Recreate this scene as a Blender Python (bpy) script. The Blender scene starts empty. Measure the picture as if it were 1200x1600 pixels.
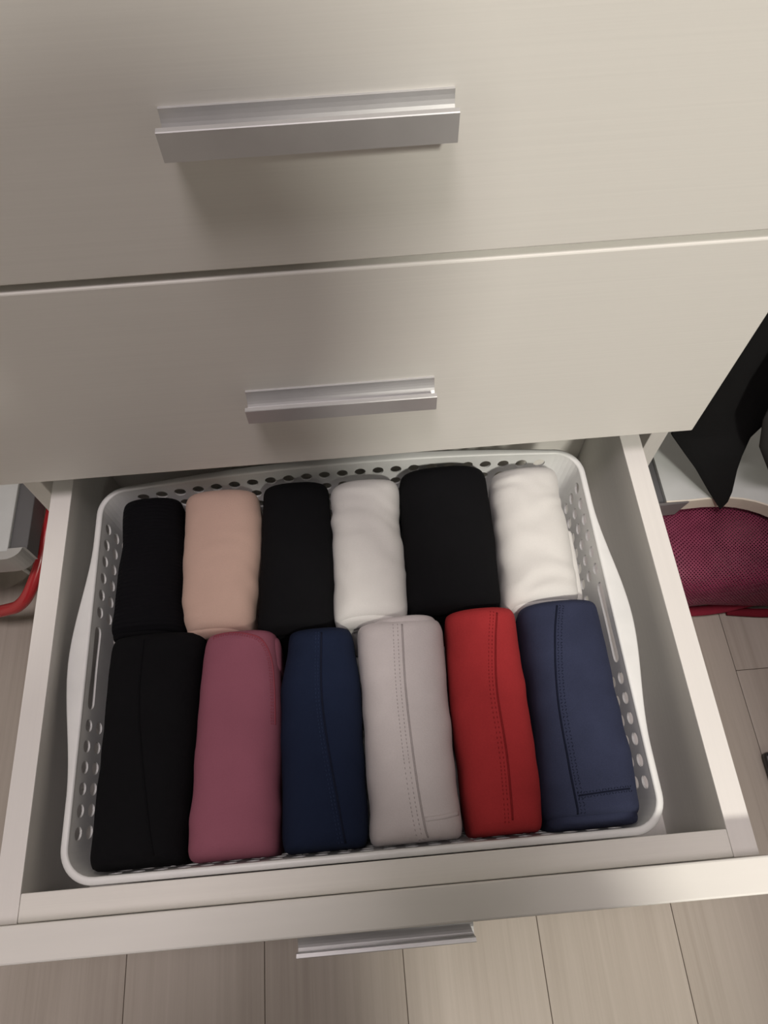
import bpy, bmesh, math, random
from mathutils import Vector, Matrix, noise
from mathutils.bvhtree import BVHTree

random.seed(7)
scene = bpy.context.scene
COL = scene.collection
R = math.radians

# ------------------------------------------------------------------ camera
cam_data = bpy.data.cameras.new('camera')
cam = bpy.data.objects.new('camera', cam_data)
COL.objects.link(cam)
cam_data.sensor_fit = 'VERTICAL'
cam_data.sensor_height = 36.0
cam_data.lens = 1141.84 / 1600.0 * 36.0
cam_data.clip_start = 0.01
CM = ((0.9964594, 0.0809851, -0.0225849, 0.011883),
      (-0.0823887, 0.8870436, -0.4542750, -0.301203),
      (-0.0167557, 0.4545273, 0.8905752, 0.526119),
      (0, 0, 0, 1))
cam.matrix_world = Matrix(CM)
scene.camera = cam

# ------------------------------------------------------------------ light
world = bpy.data.worlds.new('room_ambient')
scene.world = world
world.use_nodes = True
world.node_tree.nodes['Background'].inputs[0].default_value = (1.0, 0.96, 0.94, 1)
world.node_tree.nodes['Background'].inputs[1].default_value = 0.025


def aim(o, target):
    o.rotation_euler = (Vector(target) - o.location).to_track_quat('-Z', 'Y').to_euler()


key = bpy.data.lights.new('ceiling_lamp', 'POINT')
key.energy = 212
key.color = (1.0, 0.955, 0.855)
key.shadow_soft_size = 0.14
key_o = bpy.data.objects.new('ceiling_lamp', key)
COL.objects.link(key_o)
key_o.location = (0.61, -1.95, 2.02)

fill = bpy.data.lights.new('ceiling_panel_light', 'AREA')
fill.shape = 'DISK'
fill.size = 0.55
fill.energy = 20.5
fill.color = (1.0, 0.89, 0.89)
fill_o = bpy.data.objects.new('ceiling_panel_light', fill)
COL.objects.link(fill_o)
fill_o.location = (-0.13, -0.42, 2.10)

scene.view_settings.view_transform = 'Standard'
scene.view_settings.look = 'None'
scene.view_settings.gamma = 1.0
scene.view_settings.use_curve_mapping = False
scene.view_settings.exposure = -0.12

# ------------------------------------------------------------------ materials


def new_mat(name):
    m = bpy.data.materials.new(name)
    m.use_nodes = True
    nt = m.node_tree
    return m, nt, nt.nodes['Principled BSDF']


def coords(nt, scale, kind='Object', rnd=False):
    tc = nt.nodes.new('ShaderNodeTexCoord')
    mp = nt.nodes.new('ShaderNodeMapping')
    mp.inputs['Scale'].default_value = scale
    nt.links.new(tc.outputs[kind], mp.inputs['Vector'])
    if rnd:
        oi = nt.nodes.new('ShaderNodeObjectInfo')
        mu = nt.nodes.new('ShaderNodeMath')
        mu.operation = 'MULTIPLY'
        mu.inputs[1].default_value = 37.0
        nt.links.new(oi.outputs['Random'], mu.inputs[0])
        nt.links.new(mu.outputs[0], mp.inputs['Location'])
    return mp.outputs[0]


def noise_tex(nt, vec, scale=1.0, detail=4, rough=0.5):
    n = nt.nodes.new('ShaderNodeTexNoise')
    n.inputs['Scale'].default_value = scale
    n.inputs['Detail'].default_value = detail
    n.inputs['Roughness'].default_value = rough
    nt.links.new(vec, n.inputs['Vector'])
    return n.outputs['Fac']


def ramp(nt, fac, stops):
    r = nt.nodes.new('ShaderNodeValToRGB')
    el = r.color_ramp.elements
    el[0].position, el[0].color = stops[0][0], (*stops[0][1], 1)
    el[1].position, el[1].color = stops[-1][0], (*stops[-1][1], 1)
    for p_, c_ in stops[1:-1]:
        e = el.new(p_)
        e.color = (*c_, 1)
    nt.links.new(fac, r.inputs['Fac'])
    return r.outputs['Color']


def bump(nt, bsdf, height, strength, dist):
    b = nt.nodes.new('ShaderNodeBump')
    b.inputs['Strength'].default_value = strength
    b.inputs['Distance'].default_value = dist
    nt.links.new(height, b.inputs['Height'])
    nt.links.new(b.outputs['Normal'], bsdf.inputs['Normal'])
    return b


def laminate(name, scale, col=(0.78, 0.765, 0.72), var=0.019):
    m, nt, b = new_mat(name)
    fac = noise_tex(nt, coords(nt, scale), 1.0, 5, 0.6)
    d = tuple(c * (1 - var) for c in col)
    l = tuple(min(1, c * (1 + var)) for c in col)
    nt.links.new(ramp(nt, fac, [(0.3, d), (0.7, l)]), b.inputs['Base Color'])
    b.inputs['Roughness'].default_value = 0.5
    b.inputs['Specular IOR Level'].default_value = 0.35
    bump(nt, b, fac, 0.10, 0.0004)
    return m


def plain(name, col, rough=0.5, metal=0.0, spec=0.5):
    m, nt, b = new_mat(name)
    fac = noise_tex(nt, coords(nt, (40, 40, 40)), 1.0, 3)
    nt.links.new(ramp(nt, fac, [(0.3, tuple(c * 0.96 for c in col)), (0.7, tuple(min(1, c * 1.04) for c in col))]),
                 b.inputs['Base Color'])
    b.inputs['Roughness'].default_value = rough
    b.inputs['Metallic'].default_value = metal
    b.inputs['Specular IOR Level'].default_value = spec
    return m


def fabric(name, col, fine=900, strength=0.35, rib=False, sheen=0.15, var=0.10):
    m, nt, b = new_mat(name)
    v = coords(nt, (1, 1, 1))
    f1 = noise_tex(nt, v, fine, 2, 0.6)
    f2 = noise_tex(nt, v, 45, 3, 0.5)
    ad = nt.nodes.new('ShaderNodeMath')
    ad.operation = 'ADD'
    nt.links.new(f1, ad.inputs[0])
    nt.links.new(f2, ad.inputs[1])
    hv = nt.nodes.new('ShaderNodeMath')
    hv.operation = 'MULTIPLY'
    hv.inputs[1].default_value = 0.5
    nt.links.new(ad.outputs[0], hv.inputs[0])
    nt.links.new(ramp(nt, hv.outputs[0], [(0.3, tuple(c * (1 - var) for c in col)), (0.7, tuple(min(1, c * (1 + var)) for c in col))]),
                 b.inputs['Base Color'])
    b.inputs['Roughness'].default_value = 0.92
    b.inputs['Specular IOR Level'].default_value = 0.15
    b.inputs['Sheen Weight'].default_value = sheen
    b.inputs['Sheen Roughness'].default_value = 0.5
    b.inputs['Sheen Tint'].default_value = (*[min(1, c * 2 + 0.05) for c in col], 1)
    if rib:
        w = nt.nodes.new('ShaderNodeTexWave')
        w.bands_direction = 'Y'
        w.inputs['Scale'].default_value = 95
        w.inputs['Distortion'].default_value = 0.6
        nt.links.new(v, w.inputs['Vector'])
        bump(nt, b, w.outputs['Fac'], 0.5, 0.0008)
    else:
        bump(nt, b, f1, strength, 0.0005)
    return m


M_FRONT = laminate('white_laminate_grain_across', (5, 60, 700))
M_TOPX = laminate('white_laminate_edge_across', (5, 700, 60))
M_RAIL = laminate('white_laminate_grain_deep', (300, 4, 60), (0.76, 0.74, 0.71), 0.02)
M_BOX = laminate('grey_drawer_lining', (60, 4, 300), (0.70, 0.685, 0.655), 0.02)
M_WALL = plain('painted_wall', (0.55, 0.535, 0.51), 0.8)
M_ALU = plain('brushed_aluminium', (0.60, 0.60, 0.60), 0.45, 0.55)
M_PLASTIC = plain('white_basket_plastic', (0.80, 0.81, 0.80), 0.38, 0.0, 0.5)
M_SHELF = plain('pale_grey_melamine', (0.52, 0.54, 0.535), 0.55)
M_BAND = laminate('beige_edge_band', (6, 60, 300), (0.70, 0.64, 0.55), 0.04)
M_STEEL = plain('grey_metal_support', (0.11, 0.11, 0.115), 0.5, 0.1)
M_SILVER = plain('silver_plastic_bracket', (0.42, 0.42, 0.41), 0.35, 0.3)
M_RED = plain('glossy_red_plastic', (0.42, 0.025, 0.03), 0.25, 0.0, 0.6)
M_CORD = plain('white_cord', (0.7, 0.69, 0.66), 0.5)


def floor_mat():
    m, nt, b = new_mat('washed_oak_laminate')
    v = coords(nt, (170, 3.5, 30), 'Object', True)
    f = noise_tex(nt, v, 1.0, 6, 0.65)
    v2 = coords(nt, (25, 1.2, 10), 'Object', True)
    f2 = noise_tex(nt, v2, 1.0, 3, 0.5)
    mx = nt.nodes.new('ShaderNodeMath')
    mx.operation = 'MULTIPLY_ADD'
    mx.inputs[1].default_value = 0.55
    nt.links.new(f, mx.inputs[0])
    sc = nt.nodes.new('ShaderNodeMath')
    sc.operation = 'MULTIPLY'
    sc.inputs[1].default_value = 0.45
    nt.links.new(f2, sc.inputs[0])
    nt.links.new(sc.outputs[0], mx.inputs[2])
    c = ramp(nt, mx.outputs[0], [(0.30, (0.36, 0.315, 0.268)), (0.5, (0.43, 0.383, 0.332)), (0.7, (0.485, 0.437, 0.385))])
    nt.links.new(c, b.inputs['Base Color'])
    b.inputs['Roughness'].default_value = 0.5
    b.inputs['Specular IOR Level'].default_value = 0.35
    bump(nt, b, f, 0.2, 0.0006)
    return m


M_FLOOR = floor_mat()
M_SUB = plain('dark_floor_joint', (0.10, 0.08, 0.065), 0.9)

# ------------------------------------------------------------------ mesh helpers


def add_obj(name, me, mat, parent=None, loc=(0, 0, 0), smooth=False):
    if mat is not None and not me.materials:
        me.materials.append(mat)
    if smooth:
        for p_ in me.polygons:
            p_.use_smooth = True
    o = bpy.data.objects.new(name, me)
    COL.objects.link(o)
    o.location = loc
    if parent is not None:
        o.parent = parent
    return o


def empty(name, loc):
    o = bpy.data.objects.new(name, None)
    COL.objects.link(o)
    o.location = loc
    o.empty_display_size = 0.05
    return o


def tag(o, label, cat, group=None):
    o['label'] = label
    o['category'] = cat
    if group:
        o['group'] = group
    return o


def struct(o, label=None):
    o['kind'] = 'structure'
    if label:
        o['label'] = label
    return o


def bm_box(bm, x0, x1, y0, y1, z0, z1, bev=0.0008):
    r = bmesh.ops.create_cube(bm, size=1.0)
    vs = r['verts']
    for v in vs:
        v.co = Vector(((x0 + x1) / 2 + v.co.x * (x1 - x0), (y0 + y1) / 2 + v.co.y * (y1 - y0), (z0 + z1) / 2 + v.co.z * (z1 - z0)))
    if bev:
        es = list({e for v in vs for e in v.link_edges})
        bmesh.ops.bevel(bm, geom=es, offset=bev, segments=2, profile=0.5, affect='EDGES')


def to_mesh(bm, name):
    me = bpy.data.meshes.new(name)
    bmesh.ops.recalc_face_normals(bm, faces=bm.faces)
    bm.to_mesh(me)
    bm.free()
    return me


def box(name, x0, x1, y0, y1, z0, z1, mat, parent=None, off=(0, 0, 0), bev=0.0008):
    bm = bmesh.new()
    bm_box(bm, x0 - off[0], x1 - off[0], y0 - off[1], y1 - off[1], z0 - off[2], z1 - off[2], bev)
    return add_obj(name, to_mesh(bm, name), mat, parent)


def grid_mesh(name, rows, closed=False, caps=False):
    n = len(rows[0])
    vs = [tuple(p_) for r in rows for p_ in r]
    fs = []
    for i in range(len(rows) - 1):
        for j in range(n if closed else n - 1):
            k = (j + 1) % n
            fs.append((i * n + j, i * n + k, (i + 1) * n + k, (i + 1) * n + j))
    if caps:
        fs.append(tuple(range(n))[::-1])
        fs.append(tuple((len(rows) - 1) * n + j for j in range(n)))
    me = bpy.data.meshes.new(name)
    me.from_pydata(vs, [], fs)
    me.update()
    bm = bmesh.new()
    bm.from_mesh(me)
    bmesh.ops.recalc_face_normals(bm, faces=bm.faces)
    bm.to_mesh(me)
    bm.free()
    return me


def catmull(pts, t):
    """pts evenly indexed, t in 0..len-1"""
    n = len(pts)
    i = min(int(t), n - 2)
    f = t - i
    P = [Vector(pts[max(0, min(n - 1, i + k))]) for k in (-1, 0, 1, 2)]
    return 0.5 * ((2 * P[1]) + (-P[0] + P[2]) * f + (2 * P[0] - 5 * P[1] + 4 * P[2] - P[3]) * f * f + (-P[0] + 3 * P[1] - 3 * P[2] + P[3]) * f ** 3)


def tube_rows(pts, rad, n=12, sub=8, flat=1.0):
    rows = []
    steps = (len(pts) - 1) * sub
    cen = [catmull(pts, k / sub) for k in range(steps + 1)]
    for k, c in enumerate(cen):
        d = (cen[min(k + 1, steps)] - cen[max(k - 1, 0)]).normalized()
        a = d.cross(Vector((0, 0, 1)))
        if a.length < 1e-3:
            a = Vector((1, 0, 0))
        a.normalize()
        b = a.cross(d).normalized()
        rows.append([c + (a * math.cos(2 * math.pi * j / n) + b * math.sin(2 * math.pi * j / n) * flat) * rad for j in range(n)])
    return rows


# ------------------------------------------------------------------ the setting
ZF = -0.22
fl = box('floor', -1.6, 1.6, -1.9, 0.5, ZF - 0.02, ZF - 0.0016, M_SUB, bev=0)
struct(fl, 'laminate floor of pale washed oak planks')
PW = 0.1211
pl_mesh = {}


def plank(x0, y0, y1):
    L = round(y1 - y0, 4)
    if L not in pl_mesh:
        bm = bmesh.new()
        bm_box(bm, 0.00025, PW - 0.00025, 0.00025, L - 0.00025, -0.008, 0, 0.0005)
        pl_mesh[L] = to_mesh(bm, 'plank')
    add_obj('plank', pl_mesh[L], M_FLOOR, fl, (x0, y0, ZF))


joints = {5: -0.135, 6: 0.05, 4: -0.62, 3: -0.95, 2: -0.55, 1: -0.80, 0: -0.60, -1: -0.9, -2: -0.40}
for k in range(-11, 12):
    xs = -0.2307 + k * PW
    y = -1.9
    j = joints.get(k, -1.9 + 0.37 * ((k * 5) % 4 + 1))
    cuts = [-1.9] + sorted(c for c in (j - 0.8, j, j + 0.8) if -1.85 < c < 0.45) + [0.5]
    for a_, b_ in zip(cuts[:-1], cuts[1:]):
        plank(xs, a_, b_)

wb = box('wall_back', -1.6, 1.6, 0.50, 0.56, ZF - 0.02, 1.6, M_WALL, bev=0)
struct(wb, 'plain off-white wall behind the dresser')

for nm, x0, x1 in (('wall_left', -1.64, -1.57), ('wall_right', 1.57, 1.64)):
    struct(box(nm, x0, x1, -1.9, 0.56, ZF - 0.02, 1.6, M_WALL, bev=0), 'plain off-white side wall')

# ------------------------------------------------------------------ dresser
XO = 0.2745
TF = 0.0207
DZ = 0.1969
GAP = 0.003
SLIT = 0.0028          # extra reveal under the upper front
BASE = (0, 0.2, ZF)
dresser = empty('dresser', BASE)
tag(dresser, 'white wood-grain dresser with silver handles, its bottom drawer pulled open', 'dresser')


def dpart(name, x0, x1, y0, y1, z0, z1, mat, parent=None, bev=0.0008):
    p_ = parent if parent is not None else dresser
    o = box(name, x0, x1, y0, y1, z0, z1, mat, p_, bev=bev)
    if parent is None:
        o.location = (-BASE[0], -BASE[1], -BASE[2])
    return o


ZB2 = 0.0337
ZT1 = ZB2 + 2 * DZ + GAP
ZTOP = ZT1 + 0.022
for sx in (-1, 1):
    x0, x1 = sorted((sx * XO, sx * (XO - 0.015)))
    dpart('side_panel', x0, x1, 0.0235, 0.46, ZF, ZT1 + 0.001, M_RAIL)
dpart('top_panel', -XO - 0.004, XO + 0.004, -0.004, 0.465, ZT1 + 0.002, ZTOP, M_TOPX)
dpart('back_panel', -XO + 0.015, XO - 0.015, 0.448, 0.456, ZF + 0.03, ZT1, M_RAIL)
dpart('plinth', -XO + 0.015, XO - 0.015, 0.03, 0.045, ZF, ZF + 0.045, M_TOPX)
for zc in (ZB2 - 0.0155, ZB2 + DZ - 0.0155 + GAP):
    dpart('cross_rail', -XO + 0.015, XO - 0.015, 0.26, 0.32, zc, zc + 0.012, M_RAIL)


def handle_mesh():
    # extruded pull: back plate, concave finger trough and a front lip
    top = [(0.0, 0.0), (-0.0015, 0.0)]
    for k in range(11):
        a = math.pi * 0.5 * k / 10
        top.append((-0.0015 - 0.0117 * (1 - math.cos(a)), -0.0003 - 0.0124 * math.sin(a)))
    top += [(-0.0136, -0.0127), (-0.0138, -0.0004), (-0.0142, 0.0), (-0.0168, 0.0), (-0.0172, -0.0004), (-0.0172, -0.0142), (-0.0155, -0.0142),
            (-0.0150, -0.0138), (0.0, -0.0138)]
    rows = [[(x, y, z) for (y, z) in top] for x in (-0.0635, 0.0635)]
    return grid_mesh('handle', rows, closed=True, caps=True)


HM = handle_mesh()


def drawer_face(name, y, ztop):
    o = dpart(name, -XO, XO, y, y + TF, ztop - DZ + (SLIT if ztop > 0.3 else 0), ztop, M_FRONT, bev=0.0012)
    h = add_obj('handle', HM, M_ALU, o, (0.0005, y, ztop - 0.1006))
    h['label'] = 'silver metal bar handle'
    return o


d1 = drawer_face('drawer_front', 0.0, ZT1)
d1['label'] = 'closed upper drawer front'
d2 = drawer_face('drawer_front', 0.0, ZB2 + DZ)
d2['label'] = 'closed middle drawer front'
ZFB = ZB2 - GAP
YFB = -0.3242
d3 = drawer_face('drawer', YFB, ZFB)
d3['label'] = 'bottom drawer pulled fully open'
W2 = 0.23
RT = 0.0167
YB = 0.070
YG = YFB + TF + 0.0004
YI = -0.2862
ZD = -0.1166
dpart('side_board', -W2 - RT, -W2, YG, YB + 0.014, ZD - 0.022, 0.0, M_BOX, d3)
dpart('side_board', W2, W2 + RT, YG, YB + 0.014, ZD - 0.022, 0.0, M_BOX, d3)
# pale edge strips on top of the grey-lined boards
dpart('edge_strip', -W2 - RT, -W2, YG, YB + 0.014, 0.0, 0.0006, M_RAIL, d3, bev=0.0002)
dpart('edge_strip', W2, W2 + RT, YG, YB + 0.014, 0.0, 0.0006, M_RAIL, d3, bev=0.0002)
dpart('inner_front_board', -W2, W2, YG, YI, ZD - 0.022, 0.0004, M_TOPX, d3)
dpart('back_board', -W2, W2, YB, YB + 0.014, ZD - 0.02, -0.01, M_FRONT, d3)
dpart('bottom_board', -W2, W2, YI, YB, ZD - 0.006, ZD, M_RAIL, d3, bev=0)
for sx in (-1, 1):
    x0, x1 = sorted((sx * (W2 + RT + 0.0006), sx * (XO - 0.0155)))
    dpart('drawer_runner', x0, x1, -0.27, 0.40, -0.105, -0.085, M_STEEL, d3)

# ------------------------------------------------------------------ basket
BCX = -0.0074
ZR = -0.008
H = 0.1065
TAP = 0.125
WL0, WR0 = BCX - 0.1997, BCX + 0.2003
YF0, YBK0 = -0.2810, 0.0112
basket = empty('storage_basket', (BCX, -0.134, ZR - H - 0.0015))
tag(basket, 'white plastic storage basket with round holes holding the rolled leggings in the open drawer', 'basket')


def perim(side, u, d, out=0.0):
    p_ = perim0(side, u, d, out)
    fx = (p_.x - WL0) / (WR0 - WL0)
    fy = (p_.y - YF0) / (YBK0 - YF0)
    p_.y += 0.0032 * fx * max(0.0, fy)
    return p_


def perim0(side, u, d, out=0.0):
    """side 0 front, 1 right corner ... walk counter-clockwise; even = straight sides, odd = corners"""
    t = TAP * d
    x0, x1, y0, y1 = WL0 + t, WR0 - t, YF0 + t, YBK0 - t
    r = 0.0205
    bow = 0.0075 * (1 - d / H * 0.6)

    def bo(uu):
        return 4 * uu * (1 - uu) * bow
    if side == 0:
        return Vector((x0 + r + u * (x1 - x0 - 2 * r), y0 - out, ZR - d))
    if side == 2:
        return Vector((x1 + out, y0 + r + u * (y1 - y0 - 2 * r), ZR - d))
    if side == 4:
        return Vector((x1 - r - u * (x1 - x0 - 2 * r), y1 + bo(u) + out, ZR - d))
    if side == 6:
        return Vector((x0 - out, y1 - r - u * (y1 - y0 - 2 * r), ZR - d))
    cx, cy, a0 = {1: (x1 - r, y0 + r, -90), 3: (x1 - r, y1 - r, 0), 5: (x0 + r, y1 - r, 90), 7: (x0 + r, y0 + r, 180)}[side]
    a = R(a0 + 90 * u)
    return Vector((cx + (r + out) * math.cos(a), cy + (r + out) * math.sin(a), ZR - d))


NC = {0: 23, 2: 17, 4: 23, 6: 17}
D0, PITCH, NROW = 0.0045, 0.0150, 6
bm = bmesh.new()


def mk(side, pts):
    return [bm.verts.new(perim(side, u, d)) for (u, d) in pts]


def ring_cell(side, u0, u1, d0, d1, nu, holes):
    """rectangle in (u,d) with a stadium hole; nu cells long"""
    S = 4
    b = []
    for k in range(S * nu):
        b.append((u0 + (u1 - u0) * k / (S * nu), d0))
    for k in range(S):
        b.append((u1, d0 + (d1 - d0) * k / S))
    for k in range(S * nu):
        b.append((u1 - (u1 - u0) * k / (S * nu), d1))
    for k in range(S):
        b.append((u0, d1 - (d1 - d0) * k / S))
    if not holes:
        bm.faces.new(mk(side, b))
        return
    uc, dc = (u0 + u1) / 2, (d0 + d1) / 2
    cu = (u1 - u0) / nu
    inner = []
    rad = 0.0047 / PITCH
    ext = (nu - 1) / 2.0 - (0.12 if nu > 1 else 0)
    for (u, d) in b:
        X = (u - uc) / cu
        Y = (d - dc) / PITCH
        cxx = max(-ext, min(ext, X))
        dx, dy = X - cxx, Y
        l = math.hypot(dx, dy) or 1
        rr = rad
        if nu > 1:
            rr = rad * (1.0 - 0.12 * math.cos(cxx / ext * math.pi / 2) ** 2)
        inner.append((uc + (cxx + dx / l * rr) * cu, dc + dy / l * rr * PITCH))
    vb, vi = mk(side, b), mk(side, inner)
    n = len(vb)
    for k in range(n):
        bm.faces.new((vb[k], vb[(k + 1) % n], vi[(k + 1) % n], vi[k]))


bands = [0.0, D0] + [D0 + PITCH * (k + 1) for k in range(NROW)] + [H - 0.004]
for side in range(8):
    if side % 2 == 0:
        n = NC[side]
        for bi in range(len(bands) - 1):
            row = bi - 1
            k = 0
            while k < n:
                if 0 <= row < NROW:
                    if side in (2, 6) and row == 0 and k == 6:
                        ring_cell(side, k / n, (k + 5) / n, bands[bi], bands[bi + 1], 5, True)
                        k += 5
                        continue
                    solid = side in (2, 6) and row == 1 and 5 < k < 11
                    ring_cell(side, k / n, (k + 1) / n, bands[bi], bands[bi + 1], 1, not solid)
                else:
                    ring_cell(side, k / n, (k + 1) / n, bands[bi], bands[bi + 1], 1, False)
                k += 1
    else:
        for bi in range(len(bands) - 1):
            for k in range(8):
                for s in range(4):
                    a, b = bands[bi] + (bands[bi + 1] - bands[bi]) * s / 4, bands[bi] + (bands[bi + 1] - bands[bi]) * (s + 1) / 4
                    bm.faces.new(mk(side, [(k / 8, a), ((k + 1) / 8, a), ((k + 1) / 8, b), (k / 8, b)]))
# rounded foot and bottom
loop = []
for side in range(8):
    n = NC.get(side, 8)
    m_ = n * 4 if side % 2 == 0 else 8
    for k in range(m_):
        loop.append((side, k / m_))


def inset_pt(side, u, d, ins):
    p_ = perim(side, u, d, -ins)
    return p_


rings = [[bm.verts.new(perim(s, u, H - 0.004)) for s, u in loop]]
for d, ins in ((H - 0.002, 0.0008), (H - 0.0006, 0.0024), (H, 0.005)):
    rings.append([bm.verts.new(inset_pt(s, u, d, ins)) for s, u in loop])
n = len(loop)
for a, b in zip(rings[:-1], rings[1:]):
    for k in range(n):
        bm.faces.new((a[k], a[(k + 1) % n], b[(k + 1) % n], b[k]))
bm.faces.new(rings[-1])
bmesh.ops.remove_doubles(bm, verts=bm.verts, dist=0.00003)
bo = add_obj('basket_body', to_mesh(bm, 'basket_body'), M_PLASTIC, basket, -basket.location)
sol = bo.modifiers.new('wall_thickness', 'SOLIDIFY')
sol.thickness = 0.0016
sol.offset = 0.0
# rim with wider grips on the two short sides
path = []
for side in range(8):
    m_ = {0: 40, 2: 48, 4: 48, 6: 48}.get(side, 12)
    for k in range(m_):
        path.append((side, k / m_))
rows = []
for side, u in path:
    w = 0.0042
    drop = 0.0
    if side in (2, 6):
        y = perim(side, u, 0).y
        s = max(0.0, 1 - abs((y + 0.132) / 0.098))
        s = s * s * (3 - 2 * s)
        w += 0.0105 * s
        drop = 0.0022 * s
    if side == 4:
        w += 0.0034 * math.sin(math.pi * u)
    prof = [(-0.0010, -0.0030), (-0.0010, -0.0002), (-0.0004, 0.0006), (0.0006, 0.0009), (0.0022, 0.0006 - drop * 0.15), (w - 0.0016, 0.0004 - drop * 0.8),
            (w - 0.0004, -0.0002 - drop), (w, -0.0012 - drop), (w, -0.0066 - drop), (w - 0.0012, -0.0066 - drop), (w - 0.0013, -0.0016 - drop), (0.0014, -0.0012)]
    rows.append([perim(side, u, 0, o_) + Vector((0, 0, z_)) for o_, z_ in prof])
rows.append(rows[0])
me = grid_mesh('rim', rows, closed=True)
ro = add_obj('rim', me, M_PLASTIC, basket, -basket.location, smooth=True)
ro['label'] = 'smooth white rim widening into grips'

# ------------------------------------------------------------------ rolled leggings
ROLLS = {
 'B1': ([(-0.1946, 0.0034), (-0.1929, -0.0374), (-0.1939, -0.0821), (-0.1957, -0.1085)], [(-0.145, 0.0001), (-0.1416, -0.042), (-0.1415, -0.0814), (-0.1372, -0.1111)], 0.0054, -0.113),
 'B2': ([(-0.1424, 0.003), (-0.1413, -0.0244), (-0.1427, -0.0534), (-0.1418, -0.0868), (-0.1367, -0.1111)], [(-0.0797, -0.0028), (-0.0771, -0.0183), (-0.0784, -0.0535), (-0.0811, -0.0867), (-0.0837, -0.1158)], 0.0063, -0.1165),
 'B3': ([(-0.0759, -0.0), (-0.0779, -0.0535), (-0.0823, -0.1211)], [(-0.0199, -0.0052), (-0.0186, -0.0646), (-0.0215, -0.1213)], 0.0084, -0.121),
 'B4': ([(-0.0174, -0.0004), (-0.0185, -0.0531), (-0.0211, -0.1135)], [(0.0396, -0.0013), (0.0375, -0.0639), (0.0371, -0.116)], 0.0053, -0.1175),
 'B5': ([(0.0409, 0.0017), (0.0385, -0.0583), (0.0381, -0.1161)], [(0.1158, 0.0075), (0.1147, -0.0477), (0.111, -0.1119)], 0.0110, -0.1160),
 'B6': ([(0.1192, 0.0008), (0.1168, -0.0479), (0.1127, -0.1174)], [(0.1771, 0.0019), (0.1754, -0.0353), (0.1741, -0.0819), (0.1726, -0.1147)], 0.0045, -0.1160),
 'F1': ([(-0.1931, -0.1098), (-0.1947, -0.1632), (-0.1954, -0.2305), (-0.1958, -0.276)], [(-0.1211, -0.1151), (-0.1255, -0.1645), (-0.1288, -0.2276), (-0.1296, -0.2768)], -0.1145, -0.2765),
 'F2': ([(-0.1206, -0.1161), (-0.1247, -0.1597), (-0.1279, -0.2277), (-0.13, -0.2767)], [(-0.0664, -0.1276), (-0.0634, -0.1746), (-0.0655, -0.2414), (-0.0666, -0.2761)], -0.1185, -0.2765),
 'F3': ([(-0.0575, -0.1258), (-0.0632, -0.1651), (-0.0652, -0.2742)], [(-0.0076, -0.1225), (-0.0041, -0.1605), (-0.0054, -0.2465), (-0.0063, -0.2772)], -0.1215, -0.2765),
 'F4': ([(-0.0038, -0.1254), (-0.004, -0.1797), (-0.0045, -0.2338), (-0.0054, -0.2772)], [(0.0621, -0.126), (0.0596, -0.1757), (0.0601, -0.2393), (0.0598, -0.2787)], -0.1205, -0.2765),
 'F5': ([(0.0646, -0.1184), (0.0625, -0.1759), (0.0627, -0.2438), (0.0632, -0.2769)], [(0.1203, -0.1207), (0.1197, -0.1713), (0.1179, -0.2355), (0.1152, -0.2773)], -0.1170, -0.2765),
 'F6': ([(0.1231, -0.122), (0.122, -0.1859), (0.1169, -0.261), (0.1161, -0.2773)], [(0.1846, -0.1184), (0.1852, -0.1721), (0.1854, -0.2325), (0.183, -0.2707)], -0.1170, -0.2720),
}
ZS = -0.027          # height of the shoulders
ZBOT = -0.1132


def interp(pts, y):
    pts = sorted(pts, key=lambda q: -q[1])
    if y >= pts[0][1]:
        return pts[0][0]
    for a, b in zip(pts[:-1], pts[1:]):
        if y >= b[1]:
            t = (a[1] - y) / (a[1] - b[1])
            t = t * t * (3 - 2 * t) * 0.5 + t * 0.5
            return a[0] + (b[0] - a[0]) * t
    return pts[-1][0]


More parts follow.
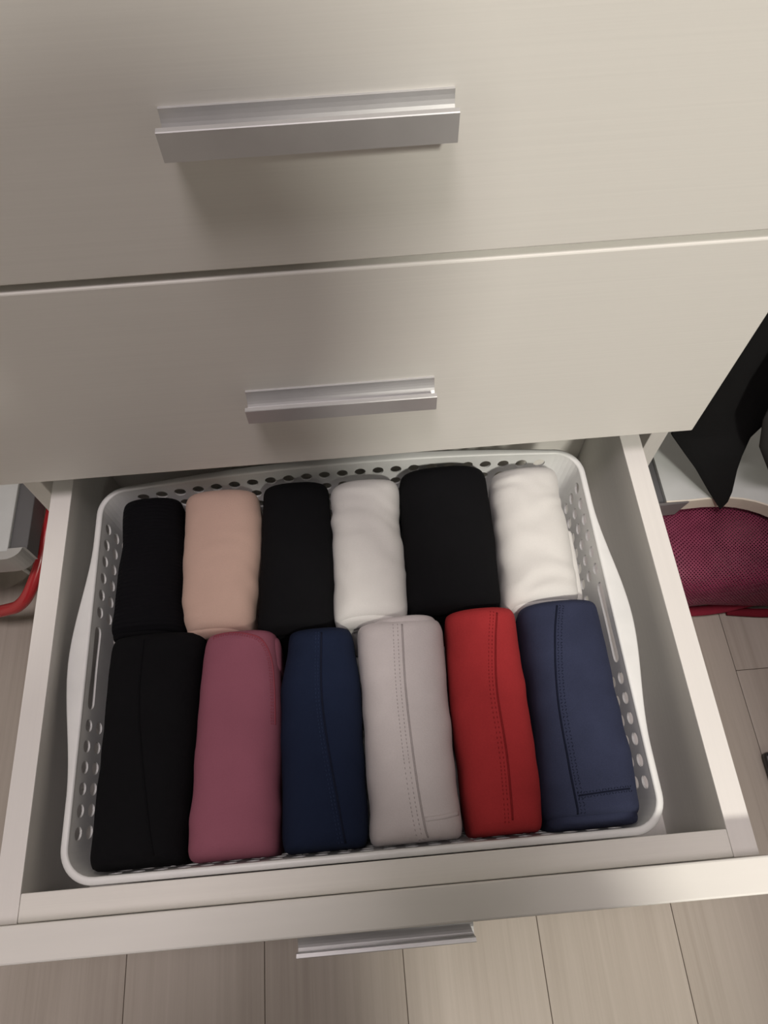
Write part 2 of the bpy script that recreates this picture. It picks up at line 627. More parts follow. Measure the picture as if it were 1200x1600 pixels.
def roll_rows(L, Rr, yf, yn, crown, seed, amp=0.0006, fold=0.0, lump=0.0012, e=0.013, pw=2.45, squeeze=0.0001, dropz=0.0, bias=0.0, ny=64):
    rows = []
    NT = 44
    for i in range(-9, ny + 10):
        if 0 <= i <= ny:
            s = i / ny
            s = s - 0.35 * math.sin(2 * math.pi * s) / (2 * math.pi)      # denser near the ends
            k_in = 0.0
        else:
            s = 0.0 if i < 0 else 1.0
            k_in = (-i if i < 0 else i - ny) / 9.6
        y = yf + (yn - yf) * s
        dist = min(y - yn, yf - y)
        g = 1.0
        if dist < e:
            q = 1 - dist / e
            g = (1 - q ** 2.4) ** (1 / 2.4)
        xl, xr = interp(L, y) + squeeze, interp(Rr, y) - squeeze
        xl += 0.0010 * noise.noise((seed * 3.1, y * 45, 1.0))
        xr += 0.0010 * noise.noise((seed * 3.1, y * 45, 7.0))
        a = (xr - xl) / 2 * (0.86 + 0.14 * g)
        xc = (xl + xr) / 2
        cr = ZS + (crown - dropz - ZS) * (0.42 + 0.58 * g)
        zb = ZBOT + 0.004 * (1 - g)
        ring = []
        for j in range(NT):
            th = 2 * math.pi * j / NT
            c, sn = math.cos(th), math.sin(th)
            if sn >= 0:
                px = a * math.copysign(abs(c) ** (2 / pw), c)
                pz = ZS + (cr - ZS) * sn ** (2 / pw)
                px += bias * sn * a
            else:
                px = a * math.copysign(abs(c) ** (2 / 4.0), c)
                pz = ZS + (ZS - zb) * -abs(sn) ** (2 / 3.2)
                px *= 1 - 0.10 * (ZS - pz) / (ZS - zb)
            if k_in:
                sp = 0.0008 * math.sin(k_in * 26 + th)
                cz = (ZS + zb) / 2 + 0.01
                px *= (1 - k_in)
                pz = cz + (pz - cz) * (1 - k_in)
                yy = y + (sp + 0.0015 * k_in) * (-1 if i < 0 else 1)
            else:
                yy = y
            P = Vector((xc + px, yy, pz))
            if not k_in and sn > -0.3:
                n1 = noise.noise((P.x * 22 + seed, P.y * 16, P.z * 22)) * lump
                n2 = noise.noise((P.x * 60, P.y * 60 + seed, P.z * 60)) * amp
                n3 = 0.0
                if fold:
                    q = P.y * 75 + 9 * (P.x - xc) + 2.2 * noise.noise((P.x * 30, P.y * 25, seed))
                    w = noise.noise((P.x * 18 + seed * 2, q, seed))
                    n3 = (abs(w) ** 0.8 * math.copysign(1, w)) * fold
                nz = Vector((c, 0, max(0.1, sn))).normalized()
                P += nz * (n1 + n2 + n3) * (0.35 + 0.65 * g)
            ring.append(P)
        rows.append(ring)
    return rows


def build_roll(key_, mat, label, crown=-0.004, seed=1.0, **kw):
    L, Rr, yf, yn = ROLLS[key_]
    rows = roll_rows(L, Rr, yf, yn, crown, seed, **kw)
    xc = (L[0][0] + Rr[0][0]) / 2
    base = Vector((xc, (yf + yn) / 2, ZBOT))
    rows = [[p_ - base for p_ in r] for r in rows]
    me = grid_mesh('rolled_leggings', rows, closed=True, caps=True)
    o = add_obj('rolled_leggings', me, mat, None, base, smooth=True)
    tag(o, label, 'leggings', 'rolled leggings in the basket')
    bvh = BVHTree.FromPolygons([v.co.copy() for v in me.vertices], [tuple(p_.vertices) for p_ in me.polygons])
    return o, bvh


def inner_layer(o, key_, mat, yf, yn, crown, seed, dx=0.0, shrink=0.004, name='inner_layer'):
    L, Rr, _, _ = ROLLS[key_]
    L2 = [(x + shrink + dx, y) for x, y in L]
    R2 = [(x - shrink + dx, y) for x, y in Rr]
    rows = roll_rows(L2, R2, yf, yn, crown, seed, e=0.006, ny=18, lump=0.0006)
    rows = [[p_ - o.location for p_ in r] for r in rows]
    return add_obj(name, grid_mesh(name, rows, closed=True, caps=True), mat, o, smooth=True)


def drop(o, bvh, x, y):
    q = Vector((x, y, 0.2)) - o.location
    h, nrm, _, _ = bvh.ray_cast(q, Vector((0, 0, -1)))
    if h is None:
        h, nrm, _, _ = bvh.find_nearest(Vector((x, y, -0.01)) - o.location)
    if nrm.z < 0:
        nrm = -nrm
    return h, nrm


def surf_path(o, bvh, pts, step=0.0015, shift=0.0):
    P = [Vector((x, y, 0)) for x, y in pts]
    out = []
    dense = [catmull(P, k / 40) for k in range((len(P) - 1) * 40 + 1)]
    acc = 0.0
    last = None
    for k, p_ in enumerate(dense):
        d = (dense[min(k + 1, len(dense) - 1)] - dense[max(k - 1, 0)]).normalized()
        sd = Vector((d.y, -d.x, 0))
        if last is None or (p_ - last).length >= step:
            q = p_ + sd * shift
            h, nn = drop(o, bvh, q.x, q.y)
            out.append((h, nn, d))
            last = p_
    return out


def seam(o, bvh, pts, mat, rad=0.0007, name='seam', lift=0.0, shift=0.0):
    rows = []
    for h, nn, d in surf_path(o, bvh, pts, 0.0015, shift):
        a = d.cross(nn).normalized()
        rows.append([h + nn * lift + a * math.cos(t) * rad * 1.5 + nn * math.sin(t) * rad * 0.8 for t in [2 * math.pi * j / 8 for j in range(8)]])
    return add_obj(name, grid_mesh(name, rows, closed=True, caps=True), mat, o, smooth=True)


def stitches(o, bvh, pts, mat, shifts, pitch=0.0024, length=0.0014, zig=0.0, name='stitching'):
    bm = bmesh.new()
    for si, sh in enumerate(shifts):
        for k, (h, nn, d) in enumerate(surf_path(o, bvh, pts, pitch, sh)):
            a = d.cross(nn).normalized()
            f = (d - nn * d.dot(nn)).normalized()
            if zig:
                f = (f + a * (zig if k % 2 else -zig)).normalized()
            vs = []
            for (u, v, w) in ((-1, -1, -0.2), (1, -1, -0.2), (1, 1, -0.2), (-1, 1, -0.2), (-0.8, -0.6, 1), (0.8, -0.6, 1), (0.8, 0.6, 1), (-0.8, 0.6, 1)):
                vs.append(bm.verts.new(h + f * u * length / 2 + a * v * 0.00028 + nn * w * 0.00030))
            for q in ((4, 5, 6, 7), (0, 1, 5, 4), (1, 2, 6, 5), (2, 3, 7, 6), (3, 0, 4, 7)):
                bm.faces.new([vs[i] for i in q])
    s = add_obj(name, to_mesh(bm, name), mat, o)
    s['kind'] = 'stuff'
    return s


F_BLACK = fabric('black_jersey', (0.0042, 0.0042, 0.0052), sheen=0.0, strength=0.25)
F_RIB = fabric('black_ribbed_jersey', (0.0040, 0.0040, 0.0055), rib=True, sheen=0.0)
F_PINK = fabric('blush_pink_jersey', (0.58, 0.405, 0.335), strength=0.2, var=0.04)
F_WHITE = fabric('white_jersey', (0.68, 0.67, 0.645), strength=0.2, var=0.03)
F_MAUVE = fabric('mauve_jersey', (0.27, 0.092, 0.130), strength=0.2, var=0.05, sheen=0.1)
F_NAVY = fabric('deep_navy_jersey', (0.0095, 0.0155, 0.038), sheen=0.04)
F_GREY = fabric('pale_grey_jersey', (0.53, 0.49, 0.49), var=0.05)
F_RED = fabric('red_jersey', (0.37, 0.032, 0.035), var=0.10, sheen=0.08)
F_NAVY2 = fabric('dusty_navy_jersey', (0.030, 0.036, 0.070), fine=1100, sheen=0.08, var=0.15)
T_BLACK = fabric('black_seam_shade', (0.003, 0.003, 0.004), sheen=0)  # seam line only: the fold's shadow painted as a darker black
T_NAVY = fabric('navy_thread_and_shade', (0.0075, 0.010, 0.023), sheen=0)  # stitch thread, and fold shade painted into the seam and hem lines
T_NAVYL = fabric('navy_stitch_thread', (0.022, 0.034, 0.075), sheen=0)
T_GREY = fabric('grey_thread_and_shade', (0.34, 0.31, 0.31), sheen=0)  # thread; on the seam this darker grey stands in for fold shadow
T_RED = fabric('dark_red_thread_and_shade', (0.21, 0.014, 0.016), sheen=0)  # thread tone that doubles as painted fold shadow along the seam
T_MAUVE = fabric('rose_thread', (0.26, 0.055, 0.075), sheen=0)

r, b = build_roll('B1', F_RIB, 'rolled black ribbed leggings in the back left corner of the basket', seed=1.3, crown=-0.006)
inner_layer(r, 'B1', F_BLACK, -0.09, -0.1155, -0.012, 2.1, dx=-0.003)
r, b = build_roll('B2', F_PINK, 'rolled blush pink leggings between two black rolls', seed=2.7, fold=0.0008, amp=0.0005, crown=-0.003)
inner_layer(r, 'B2', F_PINK, -0.09, -0.1185, -0.010, 5.1, dx=-0.004)
r, b = build_roll('B3', F_BLACK, 'rolled plain black leggings between the pink and the narrow white roll', seed=3.9)
r, b = build_roll('B4', F_WHITE, 'narrow rolled white leggings between two black rolls', seed=4.4, fold=0.0014, amp=0.0006, crown=-0.003)
inner_layer(r, 'B4', F_WHITE, -0.09, -0.1200, -0.009, 6.1, dx=-0.002)
r, b = build_roll('B5', F_BLACK, 'widest rolled black leggings, between the two white rolls', seed=5.2, crown=-0.001)
r, b = build_roll('B6', F_WHITE, 'rolled white leggings in the back right corner with cross creases', seed=6.8, fold=0.0016, amp=0.0006, crown=-0.003)
inner_layer(r, 'B6', F_WHITE, -0.085, -0.1180, -0.010, 7.7, dx=0.002)
inner_layer(r, 'B6', F_WHITE, -0.050, -0.1150, -0.020, 8.7, dx=0.008, shrink=0.003, name='loose_fold')

r, b = build_roll('F1', F_BLACK, 'rolled black leggings with a lengthwise seam in the front left corner', seed=7.4, crown=-0.003)
seam(r, b, [(-0.1637, -0.1217), (-0.164, -0.165), (-0.1594, -0.2057), (-0.1523, -0.2479), (-0.1474, -0.2719)], T_BLACK, 0.0006)
r, b = build_roll('F2', F_MAUVE, 'rolled mauve leggings beside the front black roll', seed=8.9, fold=0.0005, crown=-0.001)
inner_layer(r, 'F2', F_MAUVE, -0.122, -0.150, -0.012, 4.1, dx=0.005, shrink=0.003)
F2P = [(-0.1117, -0.1223), (-0.0987, -0.1214), (-0.0842, -0.1247), (-0.0745, -0.1296), (-0.0690, -0.1426), (-0.0670, -0.1645), (-0.0670, -0.192)]
seam(r, b, F2P, T_MAUVE, 0.0005)
stitches(r, b, F2P, T_MAUVE, (0.0012, 0.0024), pitch=0.0018, zig=0.7)
r, b = build_roll('F3', F_NAVY, 'rolled deep navy leggings between the mauve and grey rolls', seed=9.6, crown=-0.001)
F3P = [(-0.0297, -0.1285), (-0.0316, -0.1718), (-0.0291, -0.2081), (-0.024, -0.2466), (-0.0204, -0.2747)]
seam(r, b, F3P, T_NAVY, 0.0005)
stitches(r, b, F3P, T_NAVYL, (0.0022, 0.0042))
r, b = build_roll('F4', F_GREY, 'rolled pale grey leggings beside the red roll', seed=10.5, fold=0.0004, crown=0.0)
inner_layer(r, 'F4', F_GREY, -0.1178, -0.150, -0.003, 3.3, dx=0.004, shrink=0.008)
F4P = [(0.0309, -0.1278), (0.029, -0.1771), (0.0301, -0.2304), (0.0328, -0.2674), (0.0354, -0.2760)]
F4H = [(0.0337, -0.2640), (0.0465, -0.2632), (0.0575, -0.2610)]
seam(r, b, F4P, T_GREY, 0.0005)
seam(r, b, F4H, F_GREY, 0.0010, name='hem')
stitches(r, b, F4P, T_GREY, (0.0034, 0.0068))
r, b = build_roll('F5', F_RED, 'rolled red leggings in the front row', seed=11.1, crown=0.0005)
F5P = [(0.1032, -0.1250), (0.0982, -0.1497), (0.0941, -0.1827), (0.094, -0.2273), (0.0914, -0.2704)]
seam(r, b, F5P, T_RED, 0.0005)
stitches(r, b, F5P, T_RED, (0.0026, 0.0050))
r, b = build_roll('F6', F_NAVY2, 'rolled dusty navy leggings in the front right corner', seed=12.3, crown=0.001, e=0.008)
inner_layer(r, 'F6', F_NAVY2, -0.250, -0.2775, -0.004, 5.5, dx=-0.0005, shrink=0.0015)
F6P = [(0.1487, -0.124), (0.1426, -0.1486), (0.1369, -0.191), (0.1356, -0.2393), (0.1358, -0.2695)]
F6H = [(0.1380, -0.2580), (0.1573, -0.2571), (0.1761, -0.2560)]
seam(r, b, F6P, T_NAVY, 0.0005)
seam(r, b, F6H, T_NAVY, 0.0004, name='hem')
stitches(r, b, F6P, T_NAVY, (-0.0022, -0.0046), pitch=0.0018, zig=0.8)
stitches(r, b, F6H, T_NAVY, (0.0015, -0.0015), pitch=0.0018, zig=0.8, name='hem_stitching')

# ------------------------------------------------------------------ corner shelf on the right
SZ = -0.09
sh = empty('corner_shelf', (0.45, 0.2, SZ - 0.018))
tag(sh, 'pale grey corner shelf with a curved beige front edge, right of the dresser', 'shelf')
outline = [(0.295, 0.0005), (0.315, 0.0), (0.335, 0.0005), (0.345, 0.0)]
for k in range(1, 13):
    a = R(90 - 90 * k / 12)
    outline.append((0.345 + 0.088 * math.cos(a), -0.088 + 0.088 * math.sin(a)))
outline += [(0.433, -0.10), (0.433, -0.11), (0.80, -0.11), (0.80, 0.45), (0.295, 0.45)]
bm = bmesh.new()
top = [bm.verts.new((x, y, SZ)) for x, y in outline]
bot = [bm.verts.new((x, y, SZ - 0.018)) for x, y in outline]
bm.faces.new(top)
bm.faces.new(bot[::-1])
for k in range(len(outline)):
    q = (k + 1) % len(outline)
    bm.faces.new((top[k], bot[k], bot[q], top[q]))
add_obj('shelf_board', to_mesh(bm, 'shelf_board'), M_SHELF, sh, -sh.location)
rows = []
eo = outline[:len(outline) - 3]
for k, (x, y) in enumerate(eo):
    p0, p1 = Vector((*eo[max(0, k - 1)], 0)), Vector((*eo[min(len(eo) - 1, k + 1)], 0))
    d = (p1 - p0).normalized()
    nn = Vector((d.y, -d.x, 0))
    c = Vector((x, y, 0))
    rows.append([c + nn * 0.0001 + Vector((0, 0, SZ + 0.0002)), c + nn * 0.0014 + Vector((0, 0, SZ - 0.0006)),
                 c + nn * 0.0014 + Vector((0, 0, SZ - 0.0174)), c + nn * 0.0001 + Vector((0, 0, SZ - 0.0182))])
add_obj('edge_band', grid_mesh('edge_band', rows, closed=True, caps=True), M_BAND, sh, -sh.location)
so = -sh.location
o = box('support_rail', 0.2795, 0.2948, -0.002, 0.45, SZ - 0.020, SZ - 0.004, M_STEEL, sh)
o.location = so
bm = bmesh.new()
bk = [(0.2793, -0.0045), (0.3160, -0.0032), (0.3160, -0.0016), (0.2793, -0.0016)]
tp = [bm.verts.new((x, y, SZ + 0.0008)) for x, y in bk]
bt = [bm.verts.new((x - (0.006 if x > 0.3 else 0), y, SZ - 0.024)) for x, y in bk]
bm.faces.new(tp)
bm.faces.new(bt[::-1])
for k in range(4):
    q = (k + 1) % 4
    bm.faces.new((tp[k], bt[k], bt[q], tp[q]))
bmesh.ops.bevel(bm, geom=list(bm.edges), offset=0.0006, segments=2, affect='EDGES')
add_obj('corner_bracket', to_mesh(bm, 'corner_bracket'), plain('dark_grey_bracket', (0.16, 0.15, 0.15), 0.45), sh, so)

# ------------------------------------------------------------------ unseen cabinet, added to block the lamp from the right floor
cb = empty('added_shade_cabinet', (0.66, -0.70, ZF))
tag(cb, 'unseen white two-door cabinet added to shade the floor right of the dresser', 'cabinet')
co_ = -cb.location
o = box('body', 0.443, 0.88, -1.25, -0.125, ZF, 0.62, M_RAIL, cb)
o.location = co_
for y0_ in (-1.245, -0.685):
    o = box('door', 0.427, 0.4425, y0_, y0_ + 0.555, ZF + 0.06, 0.615, M_RAIL, cb)
    o.location = co_
    h = box('handle', 0.418, 0.4268, y0_ + (0.50 if y0_ < -1 else 0.03), y0_ + (0.515 if y0_ < -1 else 0.045), 0.18, 0.31, M_ALU, o)

# ------------------------------------------------------------------ shelf on the left
sl = empty('side_shelf', (-0.5, 0.2, SZ - 0.018))
tag(sl, 'pale grey shelf with a rounded silver corner bracket, left of the dresser', 'shelf')
so = -sl.location
o = box('shelf_board', -0.80, -0.325, 0.004, 0.45, SZ - 0.018, SZ, M_SHELF, sl)
o.location = so
o = box('support_rail', -0.3248, -0.3085, 0.0065, 0.45, SZ - 0.026, SZ - 0.003, M_STEEL, sl)
o.location = so
bm = bmesh.new()
ol = [(-0.80, -0.0045), (-0.327, -0.0045)]
for k in range(1, 7):
    a = R(-90 + 80 * k / 6)
    ol.append((-0.327 + 0.013 * math.cos(a) * 1.25, 0.0085 + 0.013 * math.sin(a)))
ol += [(-0.3085, 0.0065), (-0.3249, 0.0064), (-0.3249, 0.0038), (-0.80, 0.0038)]
tp = [bm.verts.new((x, y, SZ + 0.0010)) for x, y in ol]
bt = [bm.verts.new((x, y, SZ - 0.027)) for x, y in ol]
bm.faces.new(tp)
bm.faces.new(bt[::-1])
for k in range(len(ol)):
    q = (k + 1) % len(ol)
    bm.faces.new((tp[k], bt[k], bt[q], tp[q]))
add_obj('corner_bracket', to_mesh(bm, 'corner_bracket'), M_SILVER, sl, so)

# red curved tube and cord under the left shelf
pts = [(-0.300, 0.16, -0.098), (-0.299, 0.08, -0.114), (-0.3115, 0.0285, -0.131), (-0.3180, 0.008, -0.140), (-0.3300, -0.013, -0.152), (-0.3420, -0.0205, -0.162),
       (-0.3560, -0.0215, -0.170), (-0.385, -0.018, -0.182), (-0.43, 0.0, -0.20), (-0.47, 0.05, -0.212)]
base = Vector((-0.47, 0.05, ZF))
rows = [[p_ - base for p_ in r_] for r_ in tube_rows(pts, 0.0062, 14, 8)]
rt = empty('red_hook', base)
tag(rt, 'glossy red curved plastic tube handle under the left shelf', 'handle')
add_obj('tube', grid_mesh('tube', rows, closed=True, caps=True), M_RED, rt, smooth=True)
kn = [(-0.3075, 0.012, -0.142), (-0.3085, 0.006, -0.146), (-0.311, -0.004, -0.150)]
rows = [[p_ - base for p_ in r_] for r_ in tube_rows(kn, 0.0030, 10, 6)]
add_obj('lug', grid_mesh('lug', rows, closed=True, caps=True), M_RED, rt, smooth=True)
cp = [(-0.43, 0.10, -0.205), (-0.385, 0.055, -0.2165), (-0.362, 0.036, -0.2175), (-0.340, 0.030, -0.2175), (-0.318, 0.045, -0.2175), (-0.30, 0.10, -0.2175)]
base = Vector((-0.36, 0.05, ZF))
rows = [[p_ - base for p_ in r_] for r_ in tube_rows(cp, 0.0022, 10, 8)]
tag(add_obj('power_cord', grid_mesh('power_cord', rows, closed=True, caps=True), M_CORD, None, base, smooth=True),
    'thin white cord lying on the floor behind the red tube', 'cord')

# ------------------------------------------------------------------ burgundy net bag under the right shelf


def net_mat():
    m, nt, b = new_mat('burgundy_net')
    tc = nt.nodes.new('ShaderNodeTexCoord')
    mp = nt.nodes.new('ShaderNodeMapping')
    mp.inputs['Rotation'].default_value = (0, 0, R(38))
    nt.links.new(tc.outputs['UV'], mp.inputs['Vector'])
    sx = nt.nodes.new('ShaderNodeSeparateXYZ')
    nt.links.new(mp.outputs[0], sx.inputs[0])
    prod = []
    for ax in (0, 1):
        mu = nt.nodes.new('ShaderNodeMath')
        mu.operation = 'MULTIPLY'
        mu.inputs[1].default_value = 2 * math.pi / 0.0025
        nt.links.new(sx.outputs[ax], mu.inputs[0])
        si = nt.nodes.new('ShaderNodeMath')
        si.operation = 'COSINE'
        nt.links.new(mu.outputs[0], si.inputs[0])
        prod.append(si.outputs[0])
    mn = nt.nodes.new('ShaderNodeMath')
    mn.operation = 'MAXIMUM'
    nt.links.new(prod[0], mn.inputs[0])
    nt.links.new(prod[1], mn.inputs[1])
    gt = nt.nodes.new('ShaderNodeMath')
    gt.operation = 'GREATER_THAN'
    gt.inputs[1].default_value = 0.05
    nt.links.new(mn.outputs[0], gt.inputs[0])
    nt.links.new(gt.outputs[0], b.inputs['Alpha'])
    fac = noise_tex(nt, coords(nt, (1, 1, 1)), 60, 3)
    nt.links.new(ramp(nt, fac, [(0.3, (0.15, 0.014, 0.046)), (0.7, (0.22, 0.026, 0.072))]), b.inputs['Base Color'])
    b.inputs['Roughness'].default_value = 0.6
    return m


bag = empty('net_bag', (0.42, 0.07, ZF))
tag(bag, 'burgundy net laundry bag lying on the floor under the corner shelf', 'laundry bag')


def bag_shell(c, rad, seed, lump, nx=60, na=48, e=0.45, ey=0.75):
    rows, uvs = [], []
    for i in range(nx + 1):
        t = -1 + 2 * i / nx
        ph = t * math.pi / 2 * 0.98
        row = []
        cx = math.copysign(abs(math.sin(ph)) ** e, math.sin(ph))
        cr = abs(math.cos(ph)) ** e
        for j in range(na):
            th = 2 * math.pi * j / na
            cy = math.copysign(abs(math.cos(th)) ** ey, math.cos(th)) * cr
            cz = math.copysign(abs(math.sin(th)) ** ey, math.sin(th)) * cr
            p_ = Vector((cx * rad[0], cy * rad[1], cz * rad[2]))
            k = noise.noise((p_.x * 14 + seed, p_.y * 14, p_.z * 14)) + 0.5 * noise.noise((p_.x * 34 + seed, p_.y * 34, p_.z * 34))
            p_ *= 1 + lump * k
            q = Vector(c) + p_
            q.z = max(q.z, ZF + 0.0008)
            row.append(q - bag.location)
        rows.append(row)
    return rows


rows = bag_shell((0.425, 0.055, -0.170), (0.143, 0.131, 0.056), 3.0, 0.05, e=0.22, ey=0.5)
me = grid_mesh('net', rows, closed=True, caps=True)
uv = me.uv_layers.new(name='net')
mid = rows[len(rows) // 2]
arc = [0.0]
for k in range(1, len(mid) + 1):
    arc.append(arc[-1] + (mid[k % len(mid)] - mid[k - 1]).length)
na_ = len(mid)
for p_ in me.polygons:
    js = [vi % na_ for vi in p_.vertices]
    wrap = max(js) - min(js) > na_ // 2
    for li, j in zip(p_.loop_indices, js):
        jj = j + na_ if (wrap and j < na_ // 2) else j
        uv.data[li].uv = (me.vertices[me.loops[li].vertex_index].co.x, arc[min(jj, na_)])
no = add_obj('net', me, net_mat(), bag, smooth=True)
rows = [[p_ - bag.location for p_ in r_] for r_ in tube_rows([(0.300, -0.066, -0.2135), (0.345, -0.0705, -0.2140), (0.375, -0.0700, -0.2130), (0.395, -0.0685, -0.2080), (0.420, -0.0670, -0.1995), (0.46, -0.062, -0.188), (0.52, -0.05, -0.185)], 0.0055, 10, 8, 0.6)]
add_obj('binding_tape', grid_mesh('binding_tape', rows, closed=True, caps=True), fabric('crimson_tape', (0.23, 0.022, 0.040)), bag, smooth=True)
rows = [[p_ - bag.location for p_ in r_] for r_ in tube_rows([(0.382, -0.0725, -0.2165), (0.40, -0.0755, -0.2165), (0.425, -0.0785, -0.2165), (0.47, -0.080, -0.2165)], 0.0048, 10, 8, 0.6)]
add_obj('binding_tape', grid_mesh('binding_tape', rows, closed=True, caps=True), fabric('dark_crimson_tape', (0.16, 0.012, 0.022)), bag, smooth=True)
# laundry inside the net
for (c, rad, sd, mt, lb, nm) in (((0.330, 0.045, -0.178), (0.038, 0.085, 0.040), 8.0, fabric('burgundy_cloth', (0.17, 0.022, 0.060)), 'crumpled burgundy cloth inside the net bag next to the dresser', 'folded_cloth'),
                                 ((0.405, 0.035, -0.170), (0.026, 0.050, 0.036), 12.0, fabric('dusty_rose_cloth', (0.42, 0.27, 0.27)), 'pale dusty rose cloth inside the net bag', 'folded_cloth'),
                                 ((0.487, 0.045, -0.178), (0.050, 0.080, 0.036), 15.0, fabric('brown_cloth', (0.055, 0.032, 0.026)), 'dark brown cloth inside the right of the net bag', 'folded_cloth')):
    rows = bag_shell(c, rad, sd, 0.10, 30, 28, 0.6)
    base = Vector((c[0], c[1], ZF))
    rows = [[p_ + bag.location - base for p_ in r_] for r_ in rows]
    tag(add_obj(nm, grid_mesh(nm, rows, closed=True, caps=True), mt, None, base, smooth=True), lb, 'cloth')

# ------------------------------------------------------------------ garments hanging on the right


def garment(name, label, keys, mat, seed, fold):
    """keys: (z, xl, yl, xr, yr) from bottom to top"""
    rows = []
    NV, NU = 70, 36
    ks = [Vector((k[1], k[2], 0)) for k in keys]
    kr = [Vector((k[3], k[4], 0)) for k in keys]
    kz = [Vector((k[0], 0, 0)) for k in keys]
    for i in range(NV + 1):
        t = (i / NV) * (len(keys) - 1)
        t0 = int(min(t, len(keys) - 2))
        f = t - t0
        a = ks[t0].lerp(ks[t0 + 1], f)
        b_ = kr[t0].lerp(kr[t0 + 1], f)
        z = kz[t0].lerp(kz[t0 + 1], f).x
        row = []
        for j in range(NU + 1):
            u = j / NU
            p_ = a.lerp(b_, u)
            w = min(1.0, (b_.x - a.x) / 0.1)
            dy = fold * w * (math.sin(p_.x * 70 + seed + z * 6) * 0.6 + noise.noise((p_.x * 25, z * 12, seed)))
            dy *= min(1, u * 6 + 0.05)
            row.append(Vector((p_.x, p_.y + dy, z)))
        rows.append(row)
    base = Vector((keys[-1][1], keys[-1][2], keys[0][0]))
    rows = [[p_ - base for p_ in r_] for r_ in rows]
    o = add_obj(name, grid_mesh(name, rows), mat, None, base, smooth=True)
    s = o.modifiers.new('cloth_thickness', 'SOLIDIFY')
    s.thickness = 0.0016
    tag(o, label, 'garment')
    return o


garment('hanging_garment', 'black garment hanging in a pointed corner over the right shelf',
        [(-0.1005, 0.3480, -0.0075, 0.3490, -0.0078), (-0.0900, 0.3400, -0.0040, 0.3520, -0.0060), (-0.0780, 0.3310, 0.0000, 0.3525, -0.0020), (-0.0500, 0.3110, 0.0110, 0.3480, 0.0060),
         (-0.0350, 0.2975, 0.0200, 0.3470, 0.0100), (-0.0175, 0.2825, 0.0290, 0.3500, 0.0180), (0.010, 0.2810, 0.0300, 0.3640, 0.0250), (0.05, 0.2810, 0.0300, 0.42, 0.0300), (0.12, 0.2810, 0.030, 0.52, 0.04),
         (0.75, 0.2810, 0.035, 0.56, 0.05)],
        fabric('black_woven_cloth', (0.0095, 0.0095, 0.010), sheen=0.03), 2.0, 0.0035)
garment('hanging_garment', 'charcoal garment with a curved hem hanging at the right edge above the shelf',
        [(-0.060, 0.4000, -0.004, 0.46, -0.004), (-0.044, 0.3715, -0.001, 0.50, -0.003), (-0.0024, 0.3450, 0.0, 0.52, -0.003), (0.0387, 0.3300, 0.001, 0.53, 0.0), (0.08, 0.3250, 0.004, 0.54, 0.0), (0.75, 0.33, 0.010, 0.56, 0.005)],
        fabric('charcoal_cloth', (0.035, 0.034, 0.033), sheen=0.06), 5.0, 0.002)

# small dark thing on the floor at the right edge
bm = bmesh.new()
bm_box(bm, 0.0, 0.06, -0.016, 0.016, 0.0, 0.012, 0.004)
o = add_obj('adapter_case', to_mesh(bm, 'adapter_case'), plain('black_plastic', (0.02, 0.02, 0.022), 0.4), None, (0.3725, -0.233, ZF), smooth=False)
tag(o, 'small black plastic case on the floor at the right edge', 'case')

# ------------------------------------------------------------------ the photographer, crouching behind the camera
person = empty('person', (0.03, -0.95, ZF))
tag(person, 'person in dark clothes crouching before the dresser and holding a phone', 'person')


def skin_mesh(name, verts, edges, rad, mat, parent, root=0, levels=2):
    me_ = bpy.data.meshes.new(name)
    me_.from_pydata([Vector(v) - parent.location for v in verts], edges, [])
    me_.update()
    o_ = add_obj(name, me_, mat, parent)
    sk = o_.modifiers.new('skin', 'SKIN')
    sk.use_smooth_shade = True
    for k_, r_ in enumerate(rad):
        sv = me_.skin_vertices[0].data[k_]
        sv.radius = r_ if isinstance(r_, tuple) else (r_, r_)
        sv.use_root = (k_ == root)
    ss = o_.modifiers.new('smooth', 'SUBSURF')
    ss.levels = levels
    ss.render_levels = levels
    return o_


V = [(0.03, -0.95, 0.02), (0.03, -0.93, 0.20), (0.03, -0.86, 0.38), (0.04, -0.74, 0.55), (0.07, -0.655, 0.605), (0.10, -0.60, 0.65), (0.115, -0.565, 0.72), (0.115, -0.545, 0.775),
     (0.19, -0.74, 0.54), (0.225, -0.66, 0.37), (0.165, -0.49, 0.42), (0.085, -0.37, 0.465),
     (-0.12, -0.74, 0.55), (-0.22, -0.62, 0.45), (-0.14, -0.48, 0.47), (-0.065, -0.37, 0.470),
     (0.13, -0.95, 0.0), (0.22, -0.66, 0.08), (0.21, -0.90, -0.14), (0.21, -0.78, -0.185),
     (-0.07, -0.95, 0.0), (-0.17, -0.66, 0.08), (-0.15, -0.90, -0.14), (-0.16, -0.78, -0.185)]
E_ = [(0, 1), (1, 2), (2, 3), (3, 4), (4, 5), (5, 6), (6, 7), (3, 8), (8, 9), (9, 10), (10, 11), (3, 12), (12, 13), (13, 14), (14, 15),
      (0, 16), (16, 17), (17, 18), (18, 19), (0, 20), (20, 21), (21, 22), (22, 23)]
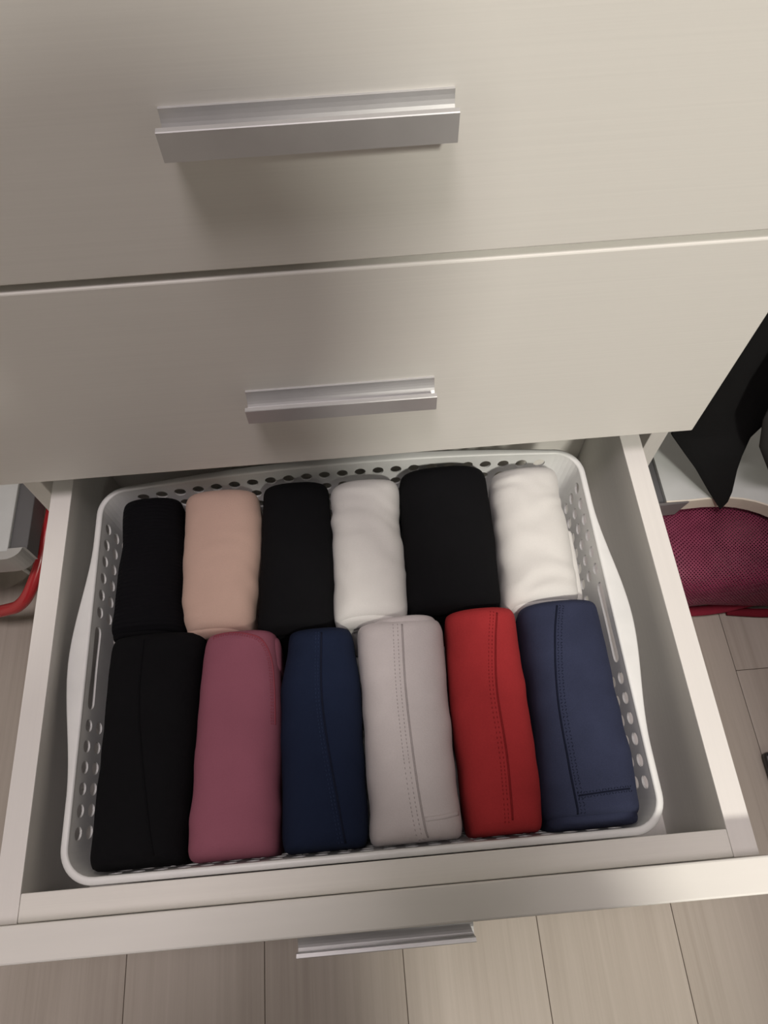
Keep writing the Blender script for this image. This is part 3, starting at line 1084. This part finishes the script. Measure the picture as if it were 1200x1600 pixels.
RD = [(0.15, 0.12), (0.135, 0.11), (0.145, 0.11), (0.13, 0.09), 0.055, 0.075, 0.088, 0.07, 0.055, 0.036, 0.031, 0.025, 0.06, 0.050, 0.050, 0.036,
      0.09, 0.065, 0.04, 0.034, 0.09, 0.065, 0.04, 0.034]
skin_mesh('body', V, E_, RD, fabric('charcoal_knit', (0.05, 0.05, 0.055)), person)
skin_mat = plain('skin', (0.55, 0.36, 0.27), 0.5)
for sx in (-1, 1):
    w = Vector((0.012 + sx * 0.072, -0.372, 0.468))
    VH = [w, w + Vector((-sx * 0.012, 0.026, 0.016)), w + Vector((-sx * 0.020, 0.050, 0.020))]
    EH = [(0, 1), (1, 2)]
    RH = [(0.022, 0.016), (0.030, 0.014), (0.030, 0.012)]
    for k_ in range(4):
        b0 = VH[1] + Vector((sx * 0.004, 0.016 - 0.002 * k_, 0.024 - 0.017 * k_))
        i0 = len(VH)
        VH += [b0, b0 + Vector((-sx * 0.010, 0.014, 0.002)), b0 + Vector((-sx * (0.026 - 0.002 * k_), 0.020, 0.0))]
        EH += [(1, i0), (i0, i0 + 1), (i0 + 1, i0 + 2)]
        RH += [0.010, 0.009, 0.0075]
    i0 = len(VH)
    VH += [VH[1] + Vector((-sx * 0.012, -0.006, 0.022)), VH[1] + Vector((-sx * 0.030, -0.004, 0.034))]
    EH += [(1, i0), (i0, i0 + 1)]
    RH += [0.011, 0.009]
    skin_mesh('hand', VH, EH, RH, skin_mat, person)
HV = [(0.115, -0.60, 0.67), (0.115, -0.61, 0.74), (0.115, -0.575, 0.815), (0.115, -0.52, 0.82)]
skin_mesh('hair', HV, [(0, 1), (1, 2), (2, 3)], [0.105, 0.115, 0.105, 0.055], plain('dark_hair', (0.012, 0.009, 0.008), 0.6), person)
bm = bmesh.new()
bm_box(bm, -0.037, 0.037, -0.115, 0.035, 0.006, 0.014, 0.003)
ph = add_obj('smartphone', to_mesh(bm, 'smartphone'), plain('black_phone', (0.02, 0.02, 0.02), 0.3), None)
ph.matrix_world = Matrix(CM)
tag(ph, 'black smartphone held in both hands above the drawer', 'phone')
